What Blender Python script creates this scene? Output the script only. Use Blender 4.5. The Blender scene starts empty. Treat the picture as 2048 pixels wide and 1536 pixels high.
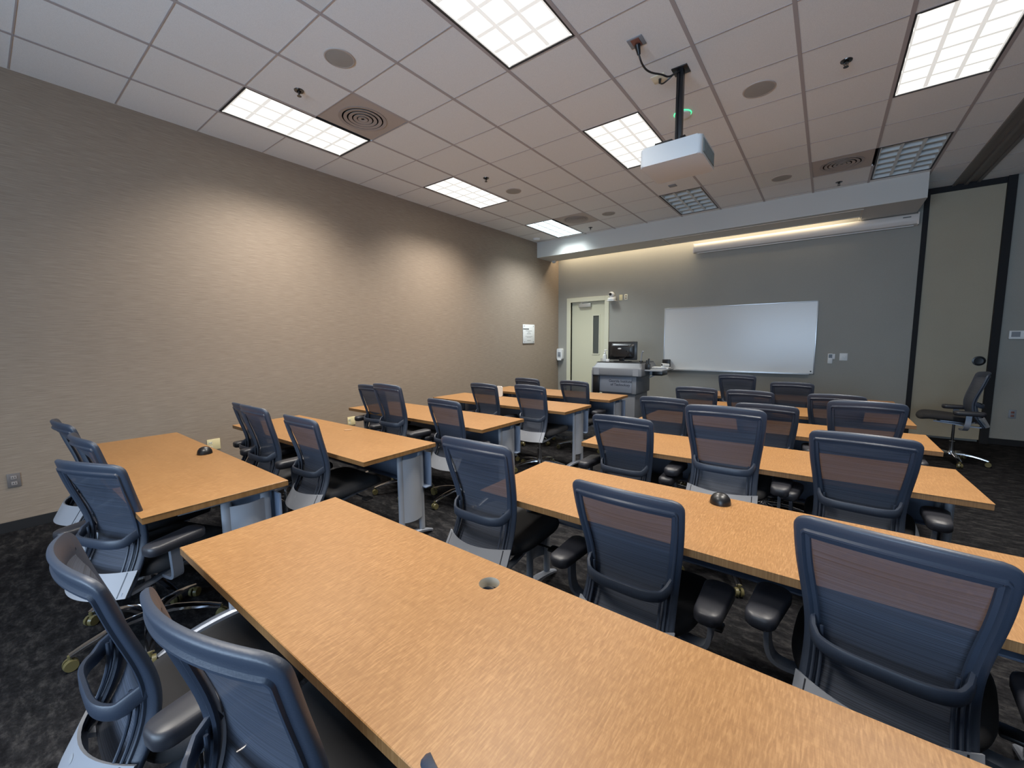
import bpy, bmesh, math, random
import numpy as np
from mathutils import Vector, Matrix
random.seed(7)
PI = math.pi
sc = bpy.context.scene
COL = sc.collection

# ------------------------------------------------------------------ colour / material helpers
def lin(c):
    c /= 255.0
    return c / 12.92 if c <= 0.04045 else ((c + 0.055) / 1.055) ** 2.4
def rgb(r, g, b):
    return (lin(r), lin(g), lin(b), 1.0)

def new_mat(name):
    m = bpy.data.materials.new(name); m.use_nodes = True
    nt = m.node_tree
    return m, nt, nt.nodes['Principled BSDF']

def plain(name, col, rough=0.5, metal=0.0, emis=None, es=0.0, bump=0.0, bscale=200.0, var=0.0, spec=0.5):
    m, nt, b = new_mat(name)
    b.inputs['Base Color'].default_value = col
    b.inputs['Roughness'].default_value = rough
    b.inputs['Metallic'].default_value = metal
    b.inputs['Specular IOR Level'].default_value = spec
    if emis:
        b.inputs['Emission Color'].default_value = emis
        b.inputs['Emission Strength'].default_value = es
        m.cycles.emission_sampling = 'NONE'
    tc = nt.nodes.new('ShaderNodeTexCoord')
    n = nt.nodes.new('ShaderNodeTexNoise'); n.inputs['Scale'].default_value = bscale
    n.inputs['Detail'].default_value = 3
    nt.links.new(tc.outputs['Object'], n.inputs['Vector'])
    if bump:
        bp = nt.nodes.new('ShaderNodeBump'); bp.inputs['Strength'].default_value = bump
        bp.inputs['Distance'].default_value = 0.002
        nt.links.new(n.outputs['Fac'], bp.inputs['Height'])
        nt.links.new(bp.outputs['Normal'], b.inputs['Normal'])
    if var:
        hs = nt.nodes.new('ShaderNodeMixRGB'); hs.blend_type = 'MULTIPLY'; hs.inputs[0].default_value = var
        hs.inputs[1].default_value = col
        nt.links.new(n.outputs['Fac'], hs.inputs[2])
        nt.links.new(hs.outputs[0], b.inputs['Base Color'])
    return m

def ramp(nt, fac, stops):
    r = nt.nodes.new('ShaderNodeValToRGB')
    el = r.color_ramp.elements
    while len(el) < len(stops): el.new(0.5)
    for e, (p, c) in zip(el, stops): e.position = p; e.color = c
    nt.links.new(fac, r.inputs['Fac'])
    return r.outputs['Color']

def mapped(nt, scale, rot=(0, 0, 0), coord='Object'):
    tc = nt.nodes.new('ShaderNodeTexCoord'); mp = nt.nodes.new('ShaderNodeMapping')
    mp.inputs['Scale'].default_value = scale; mp.inputs['Rotation'].default_value = rot
    nt.links.new(tc.outputs[coord], mp.inputs['Vector'])
    return mp.outputs['Vector']

def noise(nt, vec, scale, detail=4, rough=0.55, dist=0.0):
    n = nt.nodes.new('ShaderNodeTexNoise')
    n.inputs['Scale'].default_value = scale; n.inputs['Detail'].default_value = detail
    n.inputs['Roughness'].default_value = rough; n.inputs['Distortion'].default_value = dist
    nt.links.new(vec, n.inputs['Vector'])
    return n.outputs['Fac']

def mixc(nt, a, b, fac, mode='MIX'):
    m = nt.nodes.new('ShaderNodeMixRGB'); m.blend_type = mode
    for i, v in ((0, fac), (1, a), (2, b)):
        if isinstance(v, (float, int, tuple)): m.inputs[i].default_value = v
        else: nt.links.new(v, m.inputs[i])
    return m.outputs[0]

def bumpn(nt, h, b, strength, dist):
    bp = nt.nodes.new('ShaderNodeBump'); bp.inputs['Strength'].default_value = strength
    bp.inputs['Distance'].default_value = dist
    nt.links.new(h, bp.inputs['Height']); nt.links.new(bp.outputs['Normal'], b.inputs['Normal'])

M = {}
# woven wall covering (horizontal streaks)
def wall_cloth():
    m, nt, b = new_mat('woven_wallcovering')
    v = mapped(nt, (1.0, 3.6, 120.0)); f1 = noise(nt, v, 1.6, 5, 0.6)
    v2 = mapped(nt, (1.0, 9.0, 260.0)); f2 = noise(nt, v2, 1.2, 3, 0.6)
    c1 = ramp(nt, f1, [(0.28, rgb(134, 118, 103)), (0.5, rgb(146, 130, 114)), (0.72, rgb(159, 143, 127))])
    c2 = ramp(nt, f2, [(0.3, (0.80, 0.80, 0.79, 1)), (0.7, (1.06, 1.06, 1.05, 1))])
    c = mixc(nt, c1, c2, 0.75, 'MULTIPLY')
    nt.links.new(c, b.inputs['Base Color'])
    b.inputs['Roughness'].default_value = 0.62; b.inputs['Specular IOR Level'].default_value = 0.35
    bumpn(nt, f2, b, 0.12, 0.002)
    return m
M['wallcloth'] = wall_cloth()
def grey_wall(name, ca, cb):
    m, nt, b = new_mat(name)
    v = mapped(nt, (1, 1, 1)); f = noise(nt, v, 260, 3); f2 = noise(nt, v, 1.3, 3)
    c = ramp(nt, f, [(0.35, ca), (0.65, cb)])
    c = mixc(nt, c, ramp(nt, f2, [(0.3, (0.93, 0.93, 0.93, 1)), (0.7, (1, 1, 1, 1))]), 1.0, 'MULTIPLY')
    nt.links.new(c, b.inputs['Base Color']); b.inputs['Roughness'].default_value = 0.6
    bumpn(nt, f, b, 0.12, 0.002)
    return m
M['greywall'] = grey_wall('grey_painted_wall', rgb(146, 143, 134), rgb(156, 153, 144))
M['partition'] = grey_wall('partition_fabric', rgb(160, 150, 128), rgb(172, 162, 140))
M['soffit'] = plain('soffit_paint', rgb(196, 196, 192), 0.7, bump=0.05)
def tile_mat():
    m, nt, b = new_mat('acoustic_tile')
    v = mapped(nt, (1, 1, 1)); f = noise(nt, v, 320, 3, 0.7)
    # per-tile tone
    tc = nt.nodes.new('ShaderNodeTexCoord'); mp = nt.nodes.new('ShaderNodeMapping')
    mp.inputs['Location'].default_value = (0.0305 / 0.6202, 0, 0); mp.inputs['Scale'].default_value = (1 / 0.6202, 1 / 0.6096, 1)
    nt.links.new(tc.outputs['Object'], mp.inputs['Vector'])
    fl = nt.nodes.new('ShaderNodeVectorMath'); fl.operation = 'FLOOR'; nt.links.new(mp.outputs['Vector'], fl.inputs[0])
    wn = nt.nodes.new('ShaderNodeTexWhiteNoise'); nt.links.new(fl.outputs[0], wn.inputs['Vector'])
    c = ramp(nt, f, [(0.3, rgb(218, 221, 221)), (0.6, rgb(236, 239, 239))])
    t = ramp(nt, wn.outputs['Value'], [(0.0, (0.90, 0.90, 0.88, 1)), (0.12, (0.97, 0.97, 0.97, 1)), (1.0, (1, 1, 1, 1))])
    c = mixc(nt, c, t, 1.0, 'MULTIPLY')
    nt.links.new(c, b.inputs['Base Color']); b.inputs['Roughness'].default_value = 0.9
    b.inputs['Specular IOR Level'].default_value = 0.1
    bumpn(nt, f, b, 0.2, 0.002)
    return m
M['tile'] = tile_mat()
M['tgrid'] = plain('ceiling_grid_metal', rgb(168, 162, 162), 0.6)
def carpet():
    m, nt, b = new_mat('charcoal_carpet')
    v = mapped(nt, (1.0, 2.2, 1), (0, 0, 0.5)); f = noise(nt, v, 8.5, 7, 0.74, 0.25)
    v2 = mapped(nt, (1, 1, 1)); f2 = noise(nt, v2, 420, 2, 0.7)
    f3 = noise(nt, v2, 46, 4, 0.75)
    c = ramp(nt, f, [(0.36, rgb(17, 17, 19)), (0.5, rgb(28, 28, 30)), (0.68, rgb(54, 53, 53))])
    c = mixc(nt, c, ramp(nt, f3, [(0.3, (0.45, 0.45, 0.45, 1)), (0.7, (1.5, 1.5, 1.5, 1))]), 0.8, 'MULTIPLY')
    c = mixc(nt, c, ramp(nt, f2, [(0.3, (0.6, 0.6, 0.6, 1)), (0.7, (1.2, 1.2, 1.2, 1))]), 0.6, 'MULTIPLY')
    nt.links.new(c, b.inputs['Base Color']); b.inputs['Roughness'].default_value = 1.0
    b.inputs['Specular IOR Level'].default_value = 0.05
    bumpn(nt, f2, b, 0.5, 0.004)
    return m
M['carpet'] = carpet()
def wood(name, dark=1.0):
    m, nt, b = new_mat(name)
    # long grain along x, fine figure running across it, switching in soft blocks
    vb = mapped(nt, (0.9, 5.0, 1)); blk = noise(nt, vb, 2.2, 3, 0.5)
    v = mapped(nt, (200, 26, 1), (0, 0, 0.12)); fig = noise(nt, v, 1.0, 4, 0.6, 0.6)
    v3 = mapped(nt, (200, 26, 1), (0, 0, -0.40)); fig2 = noise(nt, v3, 1.0, 4, 0.6, 0.6)
    f = mixc(nt, fig, fig2, ramp(nt, blk, [(0.42, (0, 0, 0, 1)), (0.58, (1, 1, 1, 1))]))
    v2 = mapped(nt, (2.5, 190, 1)); gr = noise(nt, v2, 1.0, 3, 0.6)
    vl = mapped(nt, (1.2, 3, 1)); lg = noise(nt, vl, 1.4, 3, 0.5)
    d = dark
    c = ramp(nt, f, [(0.34, rgb(130 * d, 90 * d, 49 * d)), (0.50, rgb(141 * d, 100 * d, 57 * d)), (0.66, rgb(160 * d, 118 * d, 73 * d))])
    c = mixc(nt, c, ramp(nt, gr, [(0.3, (0.90, 0.89, 0.87, 1)), (0.7, (1.03, 1.03, 1.03, 1))]), 0.8, 'MULTIPLY')
    c = mixc(nt, c, ramp(nt, lg, [(0.3, (0.93, 0.92, 0.9, 1)), (0.7, (1.03, 1.03, 1.03, 1))]), 0.8, 'MULTIPLY')
    nt.links.new(c, b.inputs['Base Color'])
    b.inputs['Roughness'].default_value = 0.42; b.inputs['Specular IOR Level'].default_value = 0.4
    return m
M['wood'] = wood('figured_wood_laminate'); M['woodedge'] = wood('wood_edge_band', 0.80)
M['woodcore'] = plain('grommet_sleeve', rgb(196, 186, 168), 0.6, var=0.3, bscale=60)
# chair
def frame_mat():
    m, nt, b = new_mat('slate_blue_black_plastic')
    b.inputs['Base Color'].default_value = rgb(40, 48, 62); b.inputs['Roughness'].default_value = 0.46
    v = mapped(nt, (260, 260, 260)); vo = nt.nodes.new('ShaderNodeTexVoronoi'); vo.inputs['Scale'].default_value = 1.0
    nt.links.new(v, vo.inputs['Vector'])
    bumpn(nt, vo.outputs['Distance'], b, 0.12, 0.0012)
    return m
M['cframe'] = frame_mat()
def mesh_mat():
    m, nt, b = new_mat('woven_back_mesh')
    b.inputs['Base Color'].default_value = rgb(52, 58, 70); b.inputs['Roughness'].default_value = 0.65
    v = mapped(nt, (1, 1, 420)); w = noise(nt, v, 1.0, 2)
    c = ramp(nt, w, [(0.40, rgb(37, 43, 54)), (0.60, rgb(62, 69, 84))])
    nt.links.new(c, b.inputs['Base Color'])
    tc = nt.nodes.new('ShaderNodeTexCoord'); sx = nt.nodes.new('ShaderNodeSeparateXYZ'); nt.links.new(tc.outputs['Object'], sx.inputs[0])
    op = ramp(nt, sx.outputs['Z'], [(0.50, (.96, .96, .96, 1)), (0.60, (.915, .915, .915, 1))])
    tr = nt.nodes.new('ShaderNodeBsdfTransparent'); mx = nt.nodes.new('ShaderNodeMixShader')
    out = nt.nodes['Material Output']
    nt.links.new(op, mx.inputs[0])
    nt.links.new(tr.outputs[0], mx.inputs[1]); nt.links.new(b.outputs[0], mx.inputs[2])
    nt.links.new(mx.outputs[0], out.inputs['Surface'])
    return m
M['cmesh'] = mesh_mat()
M['cseat'] = plain('black_seat_fabric', rgb(24, 24, 27), 0.9, bump=0.3, bscale=500)
M['cpad'] = plain('black_arm_pad', rgb(34, 35, 41), 0.45, bump=0.05)
M['alu'] = plain('brushed_aluminium', rgb(140, 146, 158), 0.45, 0.7)
M['platesilver'] = plain('silver_painted_plate', rgb(126, 130, 138), 0.5, 0.0)
M['chrome'] = plain('polished_aluminium', rgb(205, 205, 208), 0.12, 1.0)
M['caster'] = plain('smoky_caster', rgb(86, 80, 52), 0.3)
M['darkmetal'] = plain('dark_mechanism', rgb(40, 42, 48), 0.45, 0.3)
M['tleg'] = plain('grey_blue_table_leg', rgb(136, 140, 148), 0.5, 0.1)
M['modesty'] = plain('slate_blue_modesty_panel', rgb(100, 112, 132), 0.5, 0.1)
M['black'] = plain('black_plastic', rgb(17, 17, 19), 0.35)
M['blackmat'] = plain('black_matte', rgb(15, 15, 18), 0.8)
M['white'] = plain('white_plastic', rgb(226, 226, 224), 0.4)
M['greyplastic'] = plain('grey_plastic', rgb(132, 136, 142), 0.5)
M['beige'] = plain('beige_plastic', rgb(222, 206, 158), 0.45)
M['ivory'] = plain('ivory_plastic', rgb(228, 222, 196), 0.45)
M['doorpaint'] = plain('cream_door_paint', rgb(212, 207, 178), 0.5)
M['doorframe'] = plain('cream_frame_paint', rgb(214, 210, 184), 0.45)
M['glassdark'] = plain('dark_door_glass', rgb(78, 82, 78), 0.08)
M['steel'] = plain('closer_metal', rgb(186, 182, 172), 0.4, 0.3)
M['board'] = plain('whiteboard_enamel', rgb(226, 225, 222), 0.25)
M['boardframe'] = plain('whiteboard_frame', rgb(200, 203, 206), 0.3, 0.6)
M['lectern'] = plain('grey_laminate', rgb(112, 117, 126), 0.5)
M['lecternlight'] = plain('light_grey_moulding', rgb(112, 115, 120), 0.5)
M['ink'] = plain('dark_navy_lettering', rgb(30, 36, 54), 0.7)
M['inkgrey'] = plain('grey_lettering', rgb(96, 96, 96), 0.7)
M['screencase'] = plain('screen_housing', rgb(214, 208, 202), 0.45)
M['speaker'] = plain('speaker_grille', rgb(160, 158, 152), 0.7, var=0.2, bscale=700)
M['vent'] = plain('vent_metal', rgb(176, 166, 158), 0.6)
M['chromedark'] = plain('sprinkler_metal', rgb(90, 88, 86), 0.25, 0.9)
M['housing'] = plain('fixture_housing', rgb(40, 40, 42), 0.6)
M['lit'] = plain('lit_lamp_panel', rgb(250, 248, 240), 0.5, emis=(1.0, 0.97, 0.90, 1), es=1.5)
M['litcool'] = plain('lit_lamp_panel_cool', rgb(244, 250, 250), 0.5, emis=(0.88, 0.99, 1.0, 1), es=1.5)
M['louvglow'] = plain('glowing_louver', rgb(236, 238, 234), 0.3, emis=(1.0, 0.98, 0.93, 1), es=0.55)  # blades emit on their own, standing in for lamp light falling on them
M['louvglowcool'] = plain('glowing_louver_cool', rgb(230, 240, 242), 0.3, emis=(0.85, 0.97, 1.0, 1), es=0.55)  # cool blades likewise: the lamp's brightness is put in as emission
M['louvoff'] = plain('unlit_louver', rgb(205, 216, 220), 0.45)
M['unlit'] = plain('unlit_panel', rgb(235, 242, 244), 0.5)
M['green'] = plain('green_led', rgb(40, 220, 130), 0.4, emis=(0.05, 0.85, 0.35, 1), es=1.6)
M['red'] = plain('reddish_socket', rgb(120, 74, 62), 0.5)
M['clear'] = plain('clear_bottle_plastic', rgb(206, 210, 208), 0.15)
M['paper'] = plain('white_notice', rgb(226, 226, 224), 0.5)
M['skyglass'] = plain('window_glass', rgb(200, 215, 235), 0.1, emis=(0.62, 0.8, 1.0, 1), es=2.0)

# ------------------------------------------------------------------ mesh builder
class MB:
    def __init__(s): s.bm = bmesh.new()
    def _mi(s, faces, mi):
        for f in faces: f.material_index = mi
    def box(s, x0, x1, y0, y1, z0, z1, bev=0.0, mi=0, seg=2, mat=None):
        r = bmesh.ops.create_cube(s.bm, size=1)
        vs = r['verts']
        for v in vs:
            v.co = Vector(((x0 + x1) / 2 + v.co.x * (x1 - x0), (y0 + y1) / 2 + v.co.y * (y1 - y0), (z0 + z1) / 2 + v.co.z * (z1 - z0)))
        fs = list({f for v in vs for f in v.link_faces}); s._mi(fs, mi)
        if bev:
            es = list({e for v in vs for e in v.link_edges})
            rr = bmesh.ops.bevel(s.bm, geom=es, offset=bev, segments=seg, profile=0.5, affect='EDGES')
            s._mi(rr['faces'], mi); vs = list({v for f in rr['faces'] for v in f.verts})
        if mat is not None:
            for v in set(vs): v.co = mat @ v.co
        return s
    def obox(s, center, size, M3, bev=0.0, mi=0):
        r = bmesh.ops.create_cube(s.bm, size=1); vs = r['verts']
        fs = list({f for v in vs for f in v.link_faces}); s._mi(fs, mi)
        for v in vs: v.co = Vector((v.co.x * size[0], v.co.y * size[1], v.co.z * size[2]))
        if bev:
            es = list({e for v in vs for e in v.link_edges})
            rr = bmesh.ops.bevel(s.bm, geom=es, offset=bev, segments=2, profile=0.5, affect='EDGES')
            s._mi(rr['faces'], mi); vs = list({v for f in rr['faces'] for v in f.verts})
        for v in set(vs): v.co = M3 @ v.co + Vector(center)
        return s
    def rings(s, rings, closed=True, cap0=True, cap1=True, mi=0, loop=False):
        R = [[s.bm.verts.new(p) for p in ring] for ring in rings]
        n = len(R[0]); fs = []
        pairs = list(zip(R[:-1], R[1:])) + ([(R[-1], R[0])] if loop else [])
        for a, b in pairs:
            for i in range(n if closed else n - 1):
                j = (i + 1) % n
                try: fs.append(s.bm.faces.new((a[i], a[j], b[j], b[i])))
                except ValueError: pass
        if not loop and closed:
            if cap0: fs.append(s.bm.faces.new(R[0][::-1]))
            if cap1: fs.append(s.bm.faces.new(R[-1]))
        s._mi(fs, mi); return s
    def cyl(s, p0, p1, r0, r1=None, n=20, mi=0, caps=True):
        r1 = r0 if r1 is None else r1
        p0, p1 = Vector(p0), Vector(p1); d = (p1 - p0).normalized()
        a = d.orthogonal().normalized(); b = d.cross(a)
        ring = lambda p, r: [p + a * r * math.cos(2 * PI * i / n) + b * r * math.sin(2 * PI * i / n) for i in range(n)]
        return s.rings([ring(p0, r0), ring(p1, r1)], True, caps, caps, mi)
    def lathe(s, prof, c=(0, 0, 0), n=28, mi=0, axis='z', cap0=True, cap1=True):
        rr = []
        for r, h in prof:
            ring = []
            for i in range(n):
                t = 2 * PI * i / n
                if axis == 'z': p = (c[0] + r * math.cos(t), c[1] + r * math.sin(t), c[2] + h)
                elif axis == 'y': p = (c[0] + r * math.cos(t), c[1] + h, c[2] + r * math.sin(t))
                else: p = (c[0] + h, c[1] + r * math.cos(t), c[2] + r * math.sin(t))
                ring.append(p)
            rr.append(ring)
        return s.rings(rr, True, cap0, cap1, mi)
    def sweep(s, pts, sec, up=(0, 0, 1), mi=0, taper=None, caps=True):
        """sec: 2-D points (side, up)"""
        pts = [Vector(p) for p in pts]; up = Vector(up); rr = []
        for i, p in enumerate(pts):
            t = (pts[min(i + 1, len(pts) - 1)] - pts[max(i - 1, 0)]).normalized()
            side = t.cross(up)
            side = side.normalized() if side.length > 1e-6 else t.orthogonal().normalized()
            u = side.cross(t).normalized(); k = taper[i] if taper else 1.0
            rr.append([p + side * a * k + u * b * k for a, b in sec])
        return s.rings(rr, True, caps, caps, mi)
    def tube(s, pts, r, n=10, mi=0, up=(0, 0, 1), taper=None):
        return s.sweep(pts, [(r * math.cos(2 * PI * i / n), r * math.sin(2 * PI * i / n)) for i in range(n)], up, mi, taper)
    def prism(s, poly, z0, z1, mi=0, M4=None):
        a = [Vector((x, y, z0)) for x, y in poly]; b = [Vector((x, y, z1)) for x, y in poly]
        if M4 is not None: a = [M4 @ p for p in a]; b = [M4 @ p for p in b]
        return s.rings([a, b], True, True, True, mi)
    def grid(s, G, mi=0):
        return s.rings(G, False, False, False, mi)
    def quad(s, pts, mi=0):
        f = s.bm.faces.new([s.bm.verts.new(p) for p in pts]); f.material_index = mi; return s
    def build(s, name, mats, parent=None, loc=(0, 0, 0), rot=(0, 0, 0), smooth=35, recalc=True):
        if recalc: bmesh.ops.recalc_face_normals(s.bm, faces=s.bm.faces[:])
        me = bpy.data.meshes.new(name); s.bm.to_mesh(me); s.bm.free()
        for m in (mats if isinstance(mats, (list, tuple)) else [mats]): me.materials.append(m)
        if smooth:
            me.shade_smooth(); me.set_sharp_from_angle(angle=math.radians(smooth))
        o = bpy.data.objects.new(name, me); COL.objects.link(o)
        o.location = loc; o.rotation_euler = rot
        if parent: o.parent = parent
        return o

def tag(o, label=None, cat=None, group=None, kind=None):
    if label: o['label'] = label
    if cat: o['category'] = cat
    if group: o['group'] = group
    if kind: o['kind'] = kind
    return o
def empty(name, loc, label, cat, group=None, rz=0.0):
    o = bpy.data.objects.new(name, None); COL.objects.link(o); o.empty_display_size = 0.1
    o.location = loc; o.rotation_euler = (0, 0, rz)
    return tag(o, label, cat, group)
def struct(o): o['kind'] = 'structure'; return o
def dup(root, loc, rz, label, group=None):
    r = root.copy(); COL.objects.link(r); r.location = loc; r.rotation_euler = (0, 0, rz); r['label'] = label
    if group: r['group'] = group
    for ch in list(root.children):
        c = ch.copy(); COL.objects.link(c); c.parent = r
        for g in ch.children:
            d = g.copy(); COL.objects.link(d); d.parent = c
    return r
def rrect(w, d, r, n=6, cx=0, cy=0):
    pts = []
    for sx, sy, a0 in ((1, 1, 0), (-1, 1, 90), (-1, -1, 180), (1, -1, 270)):
        for i in range(n + 1):
            a = math.radians(a0 + 90 * i / n)
            pts.append((cx + sx * (w / 2 - r) + r * math.cos(a), cy + sy * (d / 2 - r) + r * math.sin(a)))
    return pts

# ------------------------------------------------------------------ room
H = 3.67; FY = 7.12; BY = -4.6; RX = 10.4
GX = lambda i: 0.6202 * i - 0.0305
GY = lambda j: 0.6096 * j
struct(MB().box(-0.15, RX + .15, BY - .15, FY + .2, -0.1, 0).build('floor', M['carpet'], smooth=0))
struct(MB().box(-0.15, 0, BY - .15, FY + .2, 0, H + .3).build('wall_left', M['wallcloth'], smooth=0))
# front wall with a doorway
dx0, dx1, dz1 = 0.345, 1.215, 2.405
w = MB()
w.box(0, dx0, FY, FY + .2, 0, H + .3); w.box(dx1, 6.24, FY, FY + .2, 0, H + .3); w.box(dx0, dx1, FY, FY + .2, dz1, H + .3)
w.box(7.05, RX, FY, FY + .2, 0, H + .3); w.box(6.24, 7.05, FY + .06, FY + .2, 0, H + .3)
struct(w.build('wall_front', M['greywall'], smooth=0))
struct(MB().box(RX, RX + .15, BY - .15, FY + .2, 0, H + .3).build('wall_right', M['greywall'], smooth=0))
# back wall with a window band
w = MB(); wx0, wx1, wz0, wz1 = 2.2, 6.8, 0.8, 2.4
w.box(0, wx0, BY - .15, BY, 0, H + .3); w.box(wx1, RX, BY - .15, BY, 0, H + .3)
w.box(wx0, wx1, BY - .15, BY, 0, wz0); w.box(wx0, wx1, BY - .15, BY, wz1, H + .3)
struct(w.build('wall_back', M['greywall'], smooth=0))
w = MB()
for k in range(5):
    x = wx0 + (wx1 - wx0) * k / 4
    w.box(max(wx0, x - .03), min(wx1, x + .03), BY - .12, BY - .04, wz0, wz1)
w.box(wx0, wx1, BY - .12, BY - .04, wz0, wz0 + .05); w.box(wx0, wx1, BY - .12, BY - .04, wz1 - .05, wz1)
win = struct(w.build('window_1', M['boardframe'], smooth=0))
MB().box(wx0, wx1, BY - .1, BY - .09, wz0, wz1).build('window_pane', M['skyglass'], win, smooth=0)
# baseboards
struct(MB().box(0, .012, BY, FY - .01, 0, .085, .002).build('baseboard_left', M['blackmat'], smooth=0))
b = MB(); b.box(0.012, .24, FY - .012, FY, 0, .085); b.box(1.32, 6.24, FY - .012, FY, 0, .085); b.box(7.13, RX, FY - .012, FY, 0, .085)
struct(b.build('baseboard_front', M['blackmat'], smooth=0))

# ceiling: tiles with T-bar grid, real openings for lights
LIGHTS = {(1, 0): 'warm', (1, 4): 'warm', (1, 8): 'cool', (5, 0): 'warm', (5, 4): 'warm', (5, 8): 'off', (9, 0): 'warm', (9, 4): 'warm', (9, 8): 'off',
          (5, -4): 'warm'}
VENTS = [(2, 1), (2, 8), (8, 8)]
hole = set()
for (i, j) in LIGHTS: hole |= {(i, j), (i, j + 1)}
hole |= set(VENTS)
xs = [0.0] + [GX(i) for i in range(1, 11)] + [6.51]
ys = [BY] + [GY(j) for j in range(-7, 11)]
c = MB()
def slab(x0, x1, y0, y1): c.box(x0, x1, y0, y1, H, H + .02, mi=0)
def row_j(j): return j + 0
cols = [(0, 0.0, GX(1))] + [(i, GX(i), GX(i + 1)) for i in range(1, 10)] + [(10, GX(10), 6.51)]
k = 0; x = 6.78
while x < RX:
    cols.append((20 + k, x, min(RX, x + .6202))); x += .6202; k += 1
rows = [(-8, BY, GY(-7))] + [(j, GY(j), GY(j + 1)) for j in range(-7, 11)] + [(11, GY(11), FY)]
for (i, x0, x1) in cols:
    for (j, y0, y1) in rows:
        if (i, j) in hole: continue
        slab(x0, x1, y0, y1)
T = 0.013
for (i, x0, x1) in cols:
    if i == 0: continue
    for (j, y0, y1) in rows:
        if (i, j) in hole and (i - 1, j) in hole: continue
        c.box(x0 - T, x0 + T, y0, y1, H - .004, H, mi=1)
for (j, y0, y1) in rows[1:]:
    for (i, x0, x1) in cols:
        if (i, j) in hole and (i, j - 1) in hole and (i, j) not in VENTS and (i, j) not in LIGHTS: continue
        c.box(x0 + T, x1 - T, y0 - .0045, y0 + .0045, H - .003, H, mi=1)
c.box(-.15, RX + .15, BY - .15, FY + .2, H + .28, H + .3, mi=0)
struct(c.build('ceiling', [M['tile'], M['tgrid']], smooth=0))
# partition track in the ceiling
t = MB(); t.box(6.51, 6.78, BY, FY, H - .001, H + .03); t.box(6.51, 6.545, BY, FY, H - .02, H); t.box(6.745, 6.78, BY, FY, H - .02, H); t.box(6.625, 6.66, BY, FY, H - .03, H)
struct(t.build('trim_1', plain('track_metal', rgb(112, 108, 104), 0.5, 0.1), smooth=0))

# soffit and cove
s = MB()
s.box(0, 6.16, 6.20, 6.22, 3.345, H, mi=0)
s.box(0, 5.53, 6.22, 6.80, 3.345, 3.365, mi=0); s.box(5.53, 6.16, 6.22, FY, 3.345, 3.365, mi=0)
s.box(0, 5.53, 6.78, 6.80, 3.365, H - .12, mi=0); s.box(6.14, 6.16, 6.22, FY, 3.365, H, mi=0)
s.box(5.51, 5.53, 6.80, FY, 3.365, H, mi=0)
struct(s.build('trim_2', M['soffit'], smooth=0))
f = MB()
for a in ((2.70, 5.53, 6.30, 6.325), (2.70, 5.53, 6.74, 6.765), (2.70, 2.725, 6.325, 6.74), (5.505, 5.53, 6.325, 6.74)):
    f.box(a[0], a[1], a[2], a[3], 3.338, 3.345)
struct(f.build('trim_3', plain('access_frame_paint', rgb(206, 198, 186), 0.6), smooth=0))
sn = MB().prism([(-.05, 0), (.05, 0), (.025, -.05), (-.025, -.05)], -.03, .03, M4=Matrix.Translation((0.10, 6.75, 3.350)) @ Matrix.Rotation(PI / 2, 4, 'X')).build('motion_sensor', M['soffit'])
tag(sn, 'small grey wedge-shaped sensor under the left end of the soffit', 'sensor')

# door
d = MB(); fw = .10
d.box(dx0 - fw, dx0, FY - .025, FY + .1, 0, dz1 + fw, .004); d.box(dx1, dx1 + fw, FY - .025, FY + .1, 0, dz1 + fw, .004)
d.box(dx0, dx1, FY - .025, FY + .1, dz1, dz1 + fw, .004)
door = struct(d.build('door_1', M['doorframe'], smooth=0))
d = MB(); lx0, lx1, lz0, lz1 = .90, 1.045, 1.21, 2.08
d.box(dx0, lx0, FY + .06, FY + .1, .01, dz1); d.box(lx1, dx1, FY + .06, FY + .1, .01, dz1)
d.box(lx0, lx1, FY + .06, FY + .1, .01, lz0); d.box(lx0, lx1, FY + .06, FY + .1, lz1, dz1)
slabo = d.build('door_leaf', M['doorpaint'], door, smooth=0)
d = MB(); q = .025
for a in ((lx0 - q, lx0, lz0 - q, lz1 + q), (lx1, lx1 + q, lz0 - q, lz1 + q), (lx0, lx1, lz0 - q, lz0), (lx0, lx1, lz1, lz1 + q)):
    d.box(a[0], a[1], FY + .05, FY + .06, a[2], a[3])
d.build('lite_frame', M['doorframe'], door, smooth=0)
MB().box(lx0, lx1, FY + .075, FY + .085, lz0, lz1).build('vision_pane', M['glassdark'], door, smooth=0)
d = MB(); d.box(.55, .86, FY - .01, FY + .06, 2.28, 2.37, .01); d.box(.60, .64, FY + .0, FY + .03, 2.37, dz1 + .01); d.box(.60, .80, FY - .005, FY + .01, 2.385, 2.40)
d.build('door_closer', M['steel'], door)
d = MB(); d.box(1.10, 1.16, FY + .045, FY + .06, .93, 1.11, .004); d.cyl((1.13, FY + .05, 1.02), (1.13, FY - .005, 1.02), .012); d.box(1.02, 1.14, FY - .012, FY + .006, 1.01, 1.03, .005)
d.build('door_handle', M['steel'], door)
MB().box(.05, 1.5, FY + .7, FY + .72, 0, 2.6).build('corridor_panel', M['greywall'], door, smooth=0)

# partition storage panel
p = MB(); p.box(6.30, 7.035, FY - .005, FY + .05, 0.04, 3.59)
po = struct(p.build('door_2', M['partition'], smooth=0))
p = MB(); p.box(6.24, 6.30, FY - .03, FY + .06, 0, H); p.box(7.035, 7.12, FY - .06, FY + .06, 0, H); p.box(6.30, 7.035, FY - .03, FY + .06, 3.59, H)
p.build('panel_frame', M['blackmat'], po, smooth=0)
p = MB(); p.lathe([(.0, 0), (.055, 0), (.068, .004), (.068, .008), (.05, .012), (.046, .006), (.02, .004), (.0, .004)], (6.955, FY - .005, 1.178), 32, axis='y')
for v in p.bm.verts: v.co.y = 2 * (FY - .005) - v.co.y
p.build('door_pull', M['black'], po)

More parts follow.
